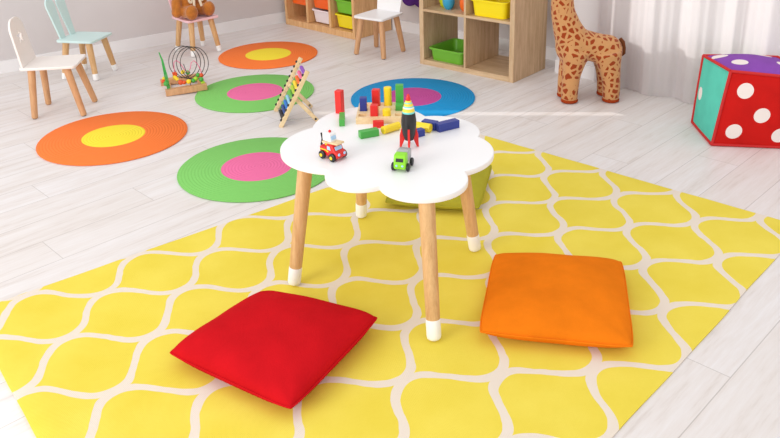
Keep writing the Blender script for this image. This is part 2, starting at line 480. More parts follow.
for fx, fy in ((0.115, 2.031), (-0.355, 2.372), (-0.131, 2.869), (0.303, 2.568)):
    f_ = Vector((fx, fy, .0108)) - TBL; t_ = Vector((f_.x*(.90 if fy < 2.2 else .80), f_.y*.80, .4495))
    leg_pair(tbl, t_, f_, (.0255), .0220, BEECH, .068, .0230)

# ------------------------------------------------------------------ cushions
def suede(name, rgb):
    t = NT(name); c = lin(rgb); v = t.coord()
    n = t.noise(v, 7, 5, .6)
    t.l(t.ramp(n, [(.3, tuple(x*.88 for x in c[:3])+(1,)), (.7, tuple(min(1, x*1.06) for x in c[:3])+(1,))]), t.b.inputs['Base Color'])
    t.b.inputs['Roughness'].default_value = .9; t.b.inputs['Specular IOR Level'].default_value = .03
    t.bump(t.math('ADD', t.noise(v, 260, 2), t.math('MULTIPLY', n, .8)), .22, .003)
    return t.m
def cushion(name, corners, m, label, hi=.11, seed=0, zlow=.007, seam=None):
    c = [Vector(q) for q in corners]; ctr = sum(c, Vector())/4; base = Vector((ctr.x, ctr.y, 0))
    root = thing(name, label, 'cushion', base, 0, 'square floor cushions')
    n = 40; rnd = random.Random(seed); ph = [rnd.uniform(0, 6) for _ in range(8)]
    def P(u, v, top):
        a, b = (u+1)/2, (v+1)/2
        # edges pull in between the corners
        k_ = 1-.035*abs(u*v)**5; uu = u*k_*(1-.01*(1-v*v)); vv = v*k_*(1-.01*(1-u*u))
        a, b = (uu+1)/2, (vv+1)/2
        q = c[0]*(1-a)*(1-b) + c[1]*a*(1-b) + c[2]*a*b + c[3]*(1-a)*b
        e = ((1-abs(u)**2.6)*(1-abs(v)**2.6))
        e = e**.42 if e > 0 else 0
        w = .002*(math.sin(5*u+ph[0]+2*v)+math.sin(7*v+ph[1]-3*u)) + .001*math.sin(11*u+ph[2]+5*v)
        w *= e
        # pinched creases running in from the corners
        for k, (cu, cv) in enumerate(((-1, -1), (1, -1), (1, 1), (-1, 1))):
            du, dv = u-cu, v-cv; rr = math.hypot(du, dv); th = math.atan2(dv*cv*-1, du*cu*-1)
            w += .0016*math.exp(-(rr/.45)**2)*math.sin(th*9+ph[3+k])*min(1, rr*5)
        if top: z = q.z + (hi-q.z)*e*1.0 + w
        else: z = q.z + (zlow-q.z)*min(1, e*1.25)
        return Vector((q.x, q.y, max(z, zlow))) - base
    bm = bmesh.new(); T = {}; B_ = {}
    for i in range(n+1):
        for j in range(n+1):
            u, v = -1+2*i/n, -1+2*j/n
            # bunch samples near the rim
            u, v = [math.copysign(1-(1-abs(x))**1.35, x) for x in (u, v)]
            T[i, j] = bm.verts.new(P(u, v, True))
            B_[i, j] = T[i, j] if i in (0, n) or j in (0, n) else bm.verts.new(P(u, v, False))
    for i in range(n):
        for j in range(n):
            bm.faces.new((T[i, j], T[i+1, j], T[i+1, j+1], T[i, j+1]))
            bm.faces.new((B_[i, j+1], B_[i+1, j+1], B_[i+1, j], B_[i, j]))
    rim = [T[i, 0].co.copy() for i in range(n)] + [T[n, j].co.copy() for j in range(n)] + [T[i, n].co.copy() for i in range(n, 0, -1)] + [T[0, j].co.copy() for j in range(n, 0, -1)]
    bmesh.ops.recalc_face_normals(bm, faces=bm.faces)
    me = bpy.data.meshes.new('cover'); bm.to_mesh(me); bm.free()
    for p in me.polygons: p.use_smooth = True
    o = link('cover', me, m, root); s = o.modifiers.new('s', 'SUBSURF'); s.levels = s.render_levels = 1
    mb = MB(); mb.tube(rim, .0032, 8, closed=True); mb.build('seam', m, root)
    return root
cushion('floor_cushion', [(-0.687, 1.948, 0.052), (-0.444, 2.262, 0.055), (-0.051, 2.088, 0.058), (-0.288, 1.686, 0.05)], suede('red_suede', (196, 22, 30)),
        'red suede square cushion lying on the yellow rug', .118, 1)
cushion('floor_cushion', [(0.247, 2.001, 0.05), (0.358, 2.465, 0.05), (0.802, 2.389, 0.05), (0.696, 1.905, 0.05)], suede('orange_suede', (231, 121, 22)),
        'orange suede square cushion lying on the yellow rug', .105, 2)
cushion('floor_cushion', [(-0.036, 2.921, 0.04), (.060, 3.36, .05), (0.459, 3.238, 0.055), (0.352, 2.840, 0.04)], suede('olive_suede', (172, 164, 54)),
        'olive green suede cushion on the rug, partly hidden beneath the flower table', .088, 3)

# ------------------------------------------------------------------ toys on the table
ZT = .4702
def put(o, loc, rz=0): o.location = loc; o.rotation_euler = (0, 0, rz); return o
# sorting board
BO = Vector((-.032, 2.800, ZT)); BW, BD, BH = .182, .172, .025
sb = thing('sorting_board', 'pale wooden shape sorting board with rows of coloured pegs on the table', 'toy board', BO, R(-3))
def board_mesh():
    mb = MB(); hw = .030; xs = [-BW/2]; ys = [-BD/2]
    for k in range(4):
        cx = -BW/2 + BW*(k+.5)/4; xs += [cx-hw/2, cx+hw/2]
    for k in range(3):
        cy = -BD/2 + BD*(k+.5)/3; ys += [cy-hw/2, cy+hw/2]
    xs.append(BW/2); ys.append(BD/2)
    for i in range(len(xs)-1):
        for j in range(len(ys)-1):
            x0, x1, y0, y1 = xs[i], xs[i+1], ys[j], ys[j+1]
            hole = i % 2 == 1 and j % 2 == 1
            z = BH-.011 if hole else BH
            mb.add([(x0,y0,z),(x1,y0,z),(x1,y1,z),(x0,y1,z)], [(0,1,2,3)])
            if hole:
                for (a, b), (c_, d_) in (((x0,y0),(x1,y0)),((x1,y0),(x1,y1)),((x1,y1),(x0,y1)),((x0,y1),(x0,y0))):
                    mb.add([(a,b,BH),(c_,d_,BH),(c_,d_,z),(a,b,z)], [(0,1,2,3)])
    x, y = BW/2, BD/2
    mb.add([(-x,-y,0),(x,-y,0),(x,y,0),(-x,y,0),(-x,-y,BH),(x,-y,BH),(x,y,BH),(-x,y,BH)], [(0,3,2,1),(0,1,5,4),(1,2,6,5),(2,3,7,6),(3,0,4,7)])
    return mb
board_mesh().build('board', PLY, sb, smooth=0)
def hole(k, j):
    v = Matrix.Rotation(R(-3), 3, 'Z') @ Vector((-BW/2+BW*(k+.5)/4, -BD/2+BD*(j+.5)/3, BH-.0108)); return BO+v
G_PEG = 'pegs and blocks of the sorting board'
def block(loc, dims, m, label, rz=0, M=None):
    mb = MB(); mb.box((0, 0, dims[2]/2), dims); o = mb.build('toy_block', m, bevel=.0015); put(o, loc, rz); return tag(o, label, 'toy block', G_PEG)
def cyl_block(loc, r, h, m, label, rz=0, lying=False):
    mb = MB(); M = Matrix.Rotation(PI/2, 4, 'Y') @ Matrix.Translation((0, 0, -h/2)) if lying else None
    mb.lathe([(0, 0), (r, 0), (r, h), (0, h)], 28, c=(0, 0, r if lying else 0), M=M)
    o = mb.build('toy_block', m, bevel=.0015); put(o, loc, rz); return tag(o, label, 'toy block', G_PEG)
block(hole(0, 1), (.026, .026, .062), BLU, 'blue square peg standing in the sorting board', R(-3))
block(hole(1, 0), (.028, .028, .052), RED, 'short red square peg standing in the front row of the sorting board', R(-8))
block(hole(1, 2), (.028, .028, .074), RED, 'tall red square peg at the back of the sorting board', R(-12))
cyl_block(hole(2, 0), .0155, .034, YEL, 'short yellow round peg in the front row of the sorting board')
cyl_block(hole(2, 2), .0150, .082, YEL, 'tall yellow round peg at the back of the sorting board')
block(hole(3, 1), (.028, .027, .034), GRN, 'short green peg standing in the middle row of the sorting board', R(-3))
block(hole(3, 2), (.030, .027, .092), GRN, 'tall green peg at the back of the sorting board behind the rocket', R(-3))
block((-.193, 2.850, ZT), (.027, .027, .092), RED, 'tall red block standing alone on the table edge behind the green block', R(-25))
block((-.180, 2.742, ZT), (.021, .085, .026), GRN, 'green block lying lengthwise in front of the tall red block', R(2))
block((-0.044, 2.682, 0.4702), (.040, .022, .024), RED, 'small red block lying in front of the sorting board', R(2))
block((-0.078, 2.591, 0.4702), (.070, .028, .026), GRN, 'green block lying at an angle in front of the small red block', R(22))
cyl_block((0.002, 2.632, 0.4702), .0145, .074, YEL, 'yellow cylinder lying on the table in front of the rocket\'s left side', R(38), True)
cyl_block((0.117, 2.628, 0.4702), .0160, .064, YEL, 'yellow cylinder lying on the table just right of the rocket', R(-30), True)
block((0.206, 2.640, 0.4702), (.088, .030, .030), BLU, 'long blue block lying at the right end of the loose blocks', R(29))
block((0.144, 2.651, 0.4702), (.056, .030, .030), BLU, 'blue block lying behind the yellow cylinder right of the rocket', R(-30))
block((0.099, 2.580, 0.4702), (.040, .026, .026), BLU, 'small blue block half hidden behind the rocket fins', R(30))

# rocket
rk = thing('toy_rocket', 'black toy rocket with red fins and striped nose standing on the table', 'toy rocket', (0.063, 2.486, 0.4702), R(42))
rk.scale = (.94, .94, .94)
mb = MB(); mb.lathe([(0, .028), (.016, .028), (.0235, .050), (.0275, .085), (.0275, .105), (.0238, .132), (0, .132)], 32)
mb.build('body', mat('black_lacquer', (34, 32, 32), .3), rk)
NC = [mat('teal_band', (120, 214, 206), .4), mat('yellow_band', (244, 216, 70), .4), mat('cream_band', (240, 238, 222), .4), RED]
mb = MB()
prof = [(0, .1322), (.0228, .1322), (.0228, .139), (.0205, .143), (.0208, .151), (.0175, .155), (.0175, .160), (.0145, .163), (.0145, .169), (.0115, .172), (.0110, .177), (.009, .179)]
mb.lathe(prof, 32, mis=[0, 0, 1, 1, 2, 0, 1, 1, 0, 1, 1])
mb.lathe([(.0088, .179), (.0084, .188), (.0052, .199), (.002, .203), (0, .2035)], 24, mi=3)
mb.build('nose_cone', NC, rk)
for k in range(4):
    a = R(45+90*k); prof2 = [(.016, .030), (.028, 0.), (.035, 0.), (.034, .045), (.0235, .088), (.018, .06)]
    me = outline_mesh('fin', [[(x, z) for x, z in prof2]], -.004, .004, .0015, 2, Matrix.Rotation(a, 4, 'Z') @ Matrix.Rotation(PI/2, 4, 'X'))
    link('fin', me, RED, rk)

# vehicles: local x is forward
def wheel(parent, x, y, r, w, hub=None):
    mb = MB(); M = Matrix.Rotation(PI/2, 4, 'X')
    mb.lathe([(0, -w/2), (r*.8, -w/2), (r, -w*.3), (r, w*.3), (r*.8, w/2), (0, w/2)], 24, c=(x, y, r), M=M)
    o = mb.build('wheel', BLACK, parent)
    if hub:
        mb = MB(); mb.lathe([(0, -w/2-.002), (r*.42, -w/2-.002), (r*.42, w/2+.002), (0, w/2+.002)], 16, c=(x, y, r), M=M); mb.build('hubcap', hub, o)
def side_prof(name, pts, wid, m, parent, bev=.004, y=0, z=0):
    me = outline_mesh(name, [pts], -wid/2, wid/2, bev, 3, Matrix.Translation((0, y, z)) @ Matrix.Rotation(PI/2, 4, 'X')); return link(name, me, m, parent)
SKYB = mat('pale_blue_window', (170, 208, 240), .3)
rt = thing('toy_rescue_truck', 'small red toy rescue truck with white cabin and wooden ladder on the table', 'toy truck', (-0.195, 2.410, 0.4702), R(-42))
rt.scale = (.91, .91, .91)
side_prof('body', [(-.044, .012), (.044, .012), (.048, .018), (.046, .032), (.034, .038), (.024, .056), (.018, .060), (-.006, .060), (-.010, .046), (-.044, .044)], .050, RED, rt, .006)
for sy in (-1, 1):
    side_prof('window_panel', [(-.002, .040), (.016, .040), (.011, .054), (-.002, .054)], .0014, SKYB, rt, .0004, sy*.0255)
    side_prof('trim_line', [(-.040, .034), (-.008, .034), (-.004, .030), (.004, .030), (.004, .033), (-.002, .036), (-.008, .038), (-.040, .038)], .0012, YEL, rt, .0003, sy*.0255)
mb = MB(); mb.box((.031, 0, .047), (.0018, .034, .014), M=Matrix.Rotation(R(-29), 4, 'Y')); mb.build('windscreen', SKYB, rt, bevel=.0005)
for sy in (-1, 1):
    mb = MB(); mb.ball((.047, sy*.014, .027), (.003, .006, .006), 14, 8); mb.build('headlight', SKYB, rt)
for x in (-.026, .026):
    for sy in (-1, 1): wheel(rt, x, sy*.029, .0155, .012, YEL)
side_prof('cab_block', [(-.034, .066), (.010, .066), (.004, .094), (-.002, .098), (-.026, .098), (-.034, .092)], .034, mat('white_toy', (240, 238, 236), .4), rt, .004)
mb = MB(); mb.box((.0085, 0, .081), (.0016, .024, .014), M=Matrix.Rotation(R(-12), 4, 'Y')); mb.build('cab_window', SKYB, rt, bevel=.0004)
mb = MB(); mb.tube([(-.028, 0, .045), (-.028, 0, .068)], .008, 14); mb.build('pivot', YEL, rt)
mb = MB(); mb.box((.004, -.0, .0635), (.080, .038, .007), M=Matrix.Rotation(R(-5), 4, 'Y')); mb.build('ladder', PLY, rt, bevel=.0015)
mb = MB(); mb.ball((-.010, 0, .102), .0055, 16, 10); mb.build('beacon', RED, rt)
mb = MB(); mb.tube([(-.046, .0, .064), (-.052, 0, .064), (-.056, 0, .085)], .0035, 10); mb.tube([(-.050, 0, .064), (-.058, 0, .040), (-.052, 0, .030)], .0045, 10); mb.build('hook', BLACK, rt)

gt = thing('toy_dump_truck', 'small lime green toy dump truck with grey bed at the table front', 'toy truck', (0.035, 2.307, 0.4702), R(-106))
gt.scale = (.87, .87, .87)
LIME = paint('lime_paint', (140, 214, 40))
side_prof('cab', [(.004, .012), (.040, .012), (.043, .018), (.043, .036), (.036, .062), (.030, .066), (.004, .066)], .046, LIME, gt, .005)
mb = MB(); mb.box((-.018, 0, .017), (.056, .030, .010)); mb.build('chassis', LIME, gt, bevel=.002)
mb = MB(); mb.box((.0408, 0, .0475), (.0016, .028, .013), M=Matrix.Rotation(R(-15), 4, 'Y')); mb.build('windscreen', BLACK, gt, bevel=.0006)
for sy in (-1, 1):
    mb = MB(); mb.ball((.043, sy*.011, .026), (.002, .0045, .0045), 14, 8); mb.build('headlight', SKYB, gt)
side_prof('dump_bed', [(-.052, .026), (.001, .026), (.001, .066), (-.004, .069), (-.046, .064), (-.054, .056)], .044, mat('silver_grey_paint', (172, 172, 172), .4, .5, .05), gt, .003)
for x in (-.030, .024):
    for sy in (-1, 1): wheel(gt, x, sy*.028, .0155, .012)

# ------------------------------------------------------------------ children's chairs (local x forward)
def chair_common(root, h, dx, dy, sw, sd, seatm, legm, tip, front_w=1.04, sx=0.):
    w0, w1 = sw/2, sw/2*front_w
    o = []
    rr = .022
    for (x, y, a0) in ((sd/2, w1, 0), (-sd/2, w0, 90), (-sd/2, -w0, 180), (sd/2, -w1, 270)):
        for k in range(6):
            a = R(a0+90*k/5); cx, cy = x-math.copysign(rr, x), y-math.copysign(rr, y)
            o.append((cx+rr*math.cos(a)+sx, cy+rr*math.sin(a)))
    link('seat', outline_mesh('seat', [o], h-.016, h, .003, 2), seatm, root)
    for a in (1, -1):
        for b in (1, -1):
            leg_pair(root, (a*dx*.70+sx, b*dy*.72, h-.0162), (a*dx, b*dy, .003 if not tip else 0), .0215, .0175, legm, tip, .019)
def arch(w0, w1, h, r, n=10):
    """board outline standing on y=0, wider at w1 on top, rounded top corners"""
    pts = [(-w0/2, 0), (w0/2, 0)]
    for sx, a0 in ((1, 0), (-1, 90)):
        for k in range(n+1):
            a = R(a0+90*k/n); pts.append((sx*(w1/2-r)+r*math.cos(a), h-r+r*math.sin(a)))
    return pts
def back_matrix(x, h, tilt):   # outline (u, w) -> local (y, z), leaning backwards
    return Matrix.Translation((x, 0, h)) @ Matrix.Rotation(-tilt, 4, 'Y') @ Matrix.Rotation(PI/2, 4, 'Z') @ Matrix.Rotation(PI/2, 4, 'X')
G_CH = 'small children\'s chairs'
CREAM = mat('cream_white_paint', (240, 232, 226), .4)
ch = thing('kids_chair', 'small white chair with a cut-out backrest beside the large orange mat', 'chair', (-1.905, 4.345, 0), R(5), G_CH)
chair_common(ch, .300, .137, .126, .25, .308, CREAM, BEECH_D, 0, sx=-.022)
st = []
for k in range(10):
    a = PI/2+2*PI*k/10; r = .046 if k % 2 == 0 else .018; st.append((r*math.cos(a), .160+r*math.sin(a)))
link('backrest', outline_mesh('backrest', [arch(.225, .200, .268, .08), st], -.006, .006, .002, 2, back_matrix(-.158, .299, R(9))), CREAM, ch)

MINT = mat('mint_paint', (204, 228, 225), .4)
ch = thing('kids_chair', 'small mint green chair with rabbit-ear backrest by the left wall', 'chair', (-2.010, 5.060, 0), R(-13), G_CH)
chair_common(ch, .266, .118, .118, .245, .27, MINT, BEECH, .045)
for sy in (-1, 1):
    pts = []
    for k in range(41):
        a = 2*PI*k/40
    ear = [(-.026, 0), (.026, 0)]
    for k in range(17):
        a = R(-20+220*k/16); ear.append((.045*math.cos(a), .215+.055*math.sin(a)))
    link('backrest', outline_mesh('backrest', [[(x+sy*.056, y) for x, y in ear]], -.006, .006, .002, 2, back_matrix(-.122, .265, R(14))), MINT, ch)

PINK = mat('pink_paint', (244, 200, 206), .4)
ch = thing('kids_chair', 'small pink chair with white-tipped legs carrying the brown teddy bear', 'chair', (-1.395, 5.580, 0), R(-48), G_CH)
chair_common(ch, .266, .118, .108, .245, .26, PINK, BEECH, .045)
link('backrest', outline_mesh('backrest', [arch(.21, .235, .24, .09)], -.006, .006, .002, 2, back_matrix(-.118, .265, R(14))), PINK, ch)

ch = thing('kids_chair', 'small white chair with solid backrest in front of the drawer unit', 'chair', (-.058, 5.377, 0), R(-127), G_CH)
chair_common(ch, .283, .118, .122, .245, .265, WHITE, BEECH_D, 0)
link('backrest', outline_mesh('backrest', [arch(.20, .225, .25, .08)], -.006, .006, .002, 2, back_matrix(-.118, .282, R(12))), WHITE, ch)

# ------------------------------------------------------------------ teddy bear (local x forward, sits at z 0)
FUR = mat('brown_plush', (186, 112, 44), .95, .1, .18, 40, .6, 260, .004, .4)
bear = thing('teddy_bear', 'brown plush teddy bear with cream ribbon sitting on the pink chair', 'teddy bear', (-1.430, 5.568, .2700), R(-38))
bear.scale = (1.1, 1.1, 1.1)
def bear_form(mb):
    mb.ball((-.01, 0, .095), (.078, .082, .098)); mb.ball((0, 0, .235), (.074, .082, .074)); mb.ball((.062, 0, .218), (.034, .036, .030))
    for s in (-1, 1):
        mb.ball((-.01, s*.062, .298), (.016, .028, .028))
        mb.tube([(-.005, s*.068, .150), (.01, s*.098, .105), (.022, s*.112, .055)], [.030, .033, .031], 18); mb.ball((.024, s*.113, .045), .035)
        mb.tube([(.02, s*.050, .040), (.10, s*.066, .042)], [.042, .038], 18); mb.ball((.120, s*.070, .048), (.034, .045, .050))
link('body', blob('body', bear_form, .007, 5), FUR, bear)
DKB = mat('dark_brown_felt', (60, 34, 22), .7)
for s in (-1, 1):
    mb = MB(); mb.ball((.066, s*.030, .252), .007, 14, 8); mb.build('eye', BLACK, bear)
mb = MB(); mb.ball((.095, 0, .226), (.009, .013, .009), 14, 8); mb.build('nose', DKB, bear)
RIB = mat('cream_ribbon', (244, 232, 206), .6)
mb = MB()
def ribbon(pts, w):
    for k in range(len(pts)-1):
        a, b = Vector(pts[k]), Vector(pts[k+1]); d = (b-a).normalized(); n = d.cross(Vector((1, 0, 0))).normalized()*w/2; e = Vector((.0016, 0, 0))
        mb.add([a-n-e, b-n-e, b+n-e, a+n-e, a-n+e, b-n+e, b+n+e, a+n+e], [(0,3,2,1),(4,5,6,7),(0,1,5,4),(1,2,6,5),(2,3,7,6),(3,0,4,7)])
for s in (-1, 1):
    lp = [(.080+.012*math.sin(PI*k/8), s*(.062*math.sin(PI*k/8)), .158-s*0+.045*math.sin(2*PI*k/8)-.015*math.sin(PI*k/8)) for k in range(9)]
    ribbon(lp, .014)
    ribbon([(.082, s*.004, .155), (.094, s*.022, .115), (.100, s*.030, .070)], .017)
mb.ball((.084, 0, .156), .011, 12, 8)
mb.tube([(.066*math.cos(2*PI*k/24)-.004, .070*math.sin(2*PI*k/24), .168) for k in range(24)], .007, 8, closed=True)
mb.build('ribbon_bow', RIB, bear)

# ------------------------------------------------------------------ bins
def bin_shape(root, w, d, h, m, rim=.018, tub='tub', inset=.86):
    """open tray, wider at the top, with a flat lip; local x is width, front at -y, z up"""
    def loop(ww, dd, r, z): return [(x, y, z) for x, y in rrect(ww, dd, r, 6)]
    mb = MB(); L = [loop(w*inset, d*inset, .03, 0), loop(w*.93, d*.93, .032, h-.006), loop(w*.93-.008, d*.93-.008, .03, h-.006), loop(w*inset-.010, d*inset-.010, .028, .006)]
    n = len(L[0]); vs = [[mb.bm.verts.new(p) for p in l] for l in L]
    for a, b in ((0, 1), (1, 2), (2, 3)):
        for k in range(n): mb.bm.faces.new((vs[a][k], vs[a][(k+1) % n], vs[b][(k+1) % n], vs[b][k]))
    mb.bm.faces.new(vs[0][::-1]); mb.bm.faces.new(vs[3])
    t = mb.build(tub, m, root, bevel=.003)
    mb = MB(); L = [loop(w*.92, d*.92, .032, h-.012), loop(w, d, .035, h-.012), loop(w, d, .035, h), loop(w*.92, d*.92, .032, h)]
    vs = [[mb.bm.verts.new(p) for p in l] for l in L]
    for a, b in ((0, 1), (1, 2), (2, 3), (3, 0)):
        for k in range(n): mb.bm.faces.new((vs[a][k], vs[a][(k+1) % n], vs[b][(k+1) % n], vs[b][k]))
    mb.build('rim', m, root, bevel=.002)
def plastic(name, rgb): return mat(name, rgb, .35, .5)
G_BIN = 'plastic storage bins'

# ------------------------------------------------------------------ drawer unit (pine, three columns)
SU = Vector((-.84, 6.36, 0)); sa = R(-45.1); SW, SD, SH = .84, .395, .66
su = thing('drawer_unit', 'pine toy storage unit with three columns of coloured trays in the back corner', 'storage unit', SU, sa)
# local x along the front, y to the back
mb = MB(); mb.box((SW/2, SD/2, .025), (SW-.04, SD, .05)); mb.build('plinth', PINE, su, bevel=.002)
for x in (.0125, SW-.0125):
    mb = MB(); mb.box((x, SD/2, SH/2), (.025 if x > .1 else .025, SD, SH)); mb.build('side_panel', PINE, su, bevel=.002)
for x in (SW/3+.004, SW*2/3-.004):
    mb = MB(); mb.box((x, SD/2+.001, (SH+.05)/2-.012), (.026, SD-.004, SH-.077)); mb.build('divider', PINE, su, bevel=.002)
mb = MB(); mb.box((SW/2, SD/2, SH-.0125), (SW-.0505, SD, .025)); mb.build('top_panel', PINE, su, bevel=.002)
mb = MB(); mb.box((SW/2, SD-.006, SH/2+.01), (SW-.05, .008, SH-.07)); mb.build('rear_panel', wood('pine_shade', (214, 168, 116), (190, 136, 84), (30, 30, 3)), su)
colx = [.025+.1185, SW/2, SW-.1435]
def su_bin(col, z, m, label, w=.236, h=.105):
    q = Matrix.Rotation(sa, 4, 'Z') @ Vector((colx[col], SD/2-.01, z)) + SU
    b = thing('storage_bin', label, 'storage bin', q, sa, G_BIN); bin_shape(b, w, .335, h, m)
    return b
su_bin(0, .176, plastic('orange_plastic', (246, 100, 22)), 'orange tray above the empty slot in the left column of the drawer unit')
su_bin(1, .176, plastic('orange_plastic', (246, 100, 22)), 'orange tray above the white tray in the drawer unit')
su_bin(1, .062, plastic('white_plastic', (238, 226, 228)), 'white translucent tray in the middle column of the drawer unit')
su_bin(2, .176, plastic('green_plastic', (116, 190, 44)), 'green tray above the yellow tray in the drawer unit')
su_bin(2, .062, plastic('yellow_plastic', (242, 222, 22)), 'yellow tray at the bottom right of the drawer unit')
# ------------------------------------------------------------------ bookcase (open cubes)
BK = Vector((.214, 5.080, 0)); ba = R(-41.6); BWD, BDP, BHT = .738, .385, .735
bk = thing('cube_bookcase', 'oak veneer open cube bookcase standing between white chair and plush giraffe', 'bookcase', BK, ba)
FR, SHF = .034, .016
for x in (FR/2, BWD-FR/2):
    mb = MB(); mb.box((x, BDP/2, BHT/2), (FR, BDP, BHT)); mb.build('side_panel', OAK, bk, bevel=.0015)
OAK_H = wood('oak_veneer_level', (216, 186, 148), (186, 150, 110), (2.2, 24, 24))
mb = MB(); mb.box((BWD/2, BDP/2, FR/2), (BWD-2*FR-.0002, BDP-.001, FR)); mb.build('bottom_panel', OAK_H, bk, bevel=.001)
mb = MB(); mb.box((BWD/2, BDP/2, BHT-FR/2), (BWD-2*FR-.0002, BDP-.001, FR)); mb.build('top_panel', OAK_H, bk, bevel=.001)
zs = .372
for s in (0, 1):
    w = (BWD-2*FR-SHF)/2; x = FR + w/2 + s*(w+SHF)
    mb = MB(); mb.box((x, BDP/2, zs), (w-.0004, BDP-.002, SHF)); mb.build('shelf', OAK_H, bk, bevel=.001)
mb = MB(); mb.box((BWD/2, BDP/2, BHT/2), (SHF, BDP-.002, BHT-2*FR-.0004)); mb.build('divider', OAK, bk, bevel=.001)
def in_bk(x, y, z): return Matrix.Rotation(ba, 4, 'Z') @ Vector((x, y, z)) + BK
b = thing('storage_bin', 'green plastic bin on the bottom left shelf of the oak bookcase', 'storage bin', in_bk(.200, .160, FR+.0005), ba, G_BIN)
bin_shape(b, .29, .30, .088, plastic('green_bin_plastic', (110, 178, 46)))
b = thing('storage_bin', 'yellow plastic bin on the upper right shelf of the oak bookcase', 'storage bin', in_bk(.528, .160, zs+SHF/2+.0005), ba, G_BIN)
bin_shape(b, .275, .30, .108, plastic('yellow_bin_plastic', (252, 226, 10)))
G_V = 'rounded cups on the bookcase shelf'
def cup(x, y, m, label, s=1.):
    mb = MB(); mb.lathe([(0, 0), (.016*s, 0), (.026*s, .012*s), (.033*s, .035*s), (.034*s, .055*s), (.030*s, .085*s), (.027*s, .1*s), (.0245*s, .1*s), (.027*s, .083*s), (.030*s, .05*s), (.022*s, .014*s), (0, .008*s)], 28)
    o = mb.build('cup', m); o.location = in_bk(x, y, zs+SHF/2+.0004); return tag(o, label, 'cup', G_V)
cup(.118, .12, plastic('lime_plastic', (196, 208, 30)), 'yellow-green rounded cup on the upper left bookcase shelf')
cup(.180, .085, plastic('sky_plastic', (52, 160, 200)), 'blue rounded cup beside the yellow-green one on the bookcase shelf', 1.2)
cup(.300, .10, plastic('orange_cup_plastic', (246, 110, 30)), 'orange rounded cup beside the bookcase divider', 1.05)

# purple decoration hanging on the back wall
ac = R(-43.0); pd = Vector((.222, 5.875, .375))
pts = []
for k in range(80):
    a = 2*PI*k/80; r = .135 + .045*abs(math.cos(a*2.5)); pts.append((r*math.cos(a+.3), r*math.sin(a+.3)))
dec = tag(link('wall_ornament', outline_mesh('wall_ornament', [pts], -.02, .02, .012, 3, Matrix.Rotation(PI/2, 4, 'X')), mat('purple_felt', (84, 44, 118), .9, .1, .1, 30, .3, 300)),
          'purple scalloped felt ornament on the wall left of the oak bookcase', 'wall ornament')
dec.location = pd; dec.rotation_euler = (0, 0, ac)

# ------------------------------------------------------------------ bead maze
mz = thing('bead_maze', 'wooden-based bead maze with black wire loops by the round green mat', 'bead maze', (-1.283, 4.700, .0066), R(17))
mz.rotation_euler = (0, -R(2.8), R(17))
for y in (-.115, .115):
    mb = MB(); mb.box((0 if y < 0 else -.022, y, .019), (.250, .042, .038)); mb.build('base_bar', BEECH_D, mz, bevel=.002)
for x in (-.098, .088):
    mb = MB(); mb.box((x, 0, .010), (.022, .187, .012)); mb.build('cross_bar', BEECH_D, mz, bevel=.002)
WIRE = mat('black_wire', (30, 30, 30), .35)
for k in range(4):
    u_ = k/3; c_ = Vector((.010+.066*u_, .020-.070*u_, .158)); ra = .086; az = R(8)
    mb = MB(); mb.tube([c_ + Vector((ra*math.cos(t)*math.cos(az), ra*math.cos(t)*math.sin(az), ra*math.sin(t)*1.2)) for t in [2*PI*q/48 for q in range(48)]], .0022, 8, closed=True)
    mb.build('wire_loop', WIRE, mz)
mb = MB(); mb.tube([(.030, -.108, .036), (.030, -.100, .06), (.018, -.085, .12), (.010, -.075, .17)], .0022, 8); mb.build('post', WIRE, mz)
mb = MB(); pw = [(-.050, -.06, .090), (-.050, -.06, .150), (-.045, -.06, .185), (-.03, -.06, .196), (-.012, -.06, .18), (.012, -.06, .125), (.03, -.06, .108), (.045, -.06, .13), (.058, -.06, .168), (.075, -.06, .178), (.092, -.06, .155), (.105, -.06, .115), (.112, -.06, .03)]
mb.tube(pw, .0022, 8); mb.build('wavy_wire', mat('pink_wire', (232, 90, 140), .4), mz)
GW = mat('green_wire', (60, 170, 80), .4)
mb = MB()
for x in (-.117, -.110, -.103):
    mb.tube([(x+.008, -.10, .03), (x+.004, -.10, .12), (x*.4-.066, -.098, .22), (-.120, -.097, .272)], .0032, 8)
mb.build('upright_wire', GW, mz)
def bead(x, y, z, r, m): 
    mb = MB(); mb.ball((x, y, z), r, 16, 10); return mb.build('bead', m, mz)
OR_ = paint('orange_red_bead', (224, 84, 36)); LM = paint('lime_bead', (168, 210, 50))
for (x, y, z, r, m) in ((-.112, -.10, .072, .017, GRN), (-.125, -.085, .084, .014, OR_), (-.118, -.075, .098, .013, YEL), (-.055, -.055, .085, .013, YEL), (-.026, -.09, .062, .016, OR_), (-.006, -.095, .060, .013, OR_),
                        (.022, -.10, .062, .015, YEL), (.050, -.09, .060, .014, GRN), (.066, -.085, .068, .014, LM), (.084, -.07, .085, .013, GRN), (.104, -.07, .080, .014, OR_), (.098, -.09, .060, .015, GRN), (.030, .10, .062, .015, GRN), (.0, .10, .07, .014, YEL)):
    bead(x, y, z, r, m)
mb = MB(); mb.box((-.052, -.062, .112), (.026, .020, .026), R(10)); mb.build('bead', OR_, mz, bevel=.003)
mb = MB(); mb.box((.105, -.10, .040), (.022, .022, .018), R(10)); mb.build('bead', LM, mz, bevel=.003)
mb = MB(); mb.tube([(-.060, -.063, .105), (-.040, -.075, .075)], .0105, 12); mb.build('bead', YEL, mz)

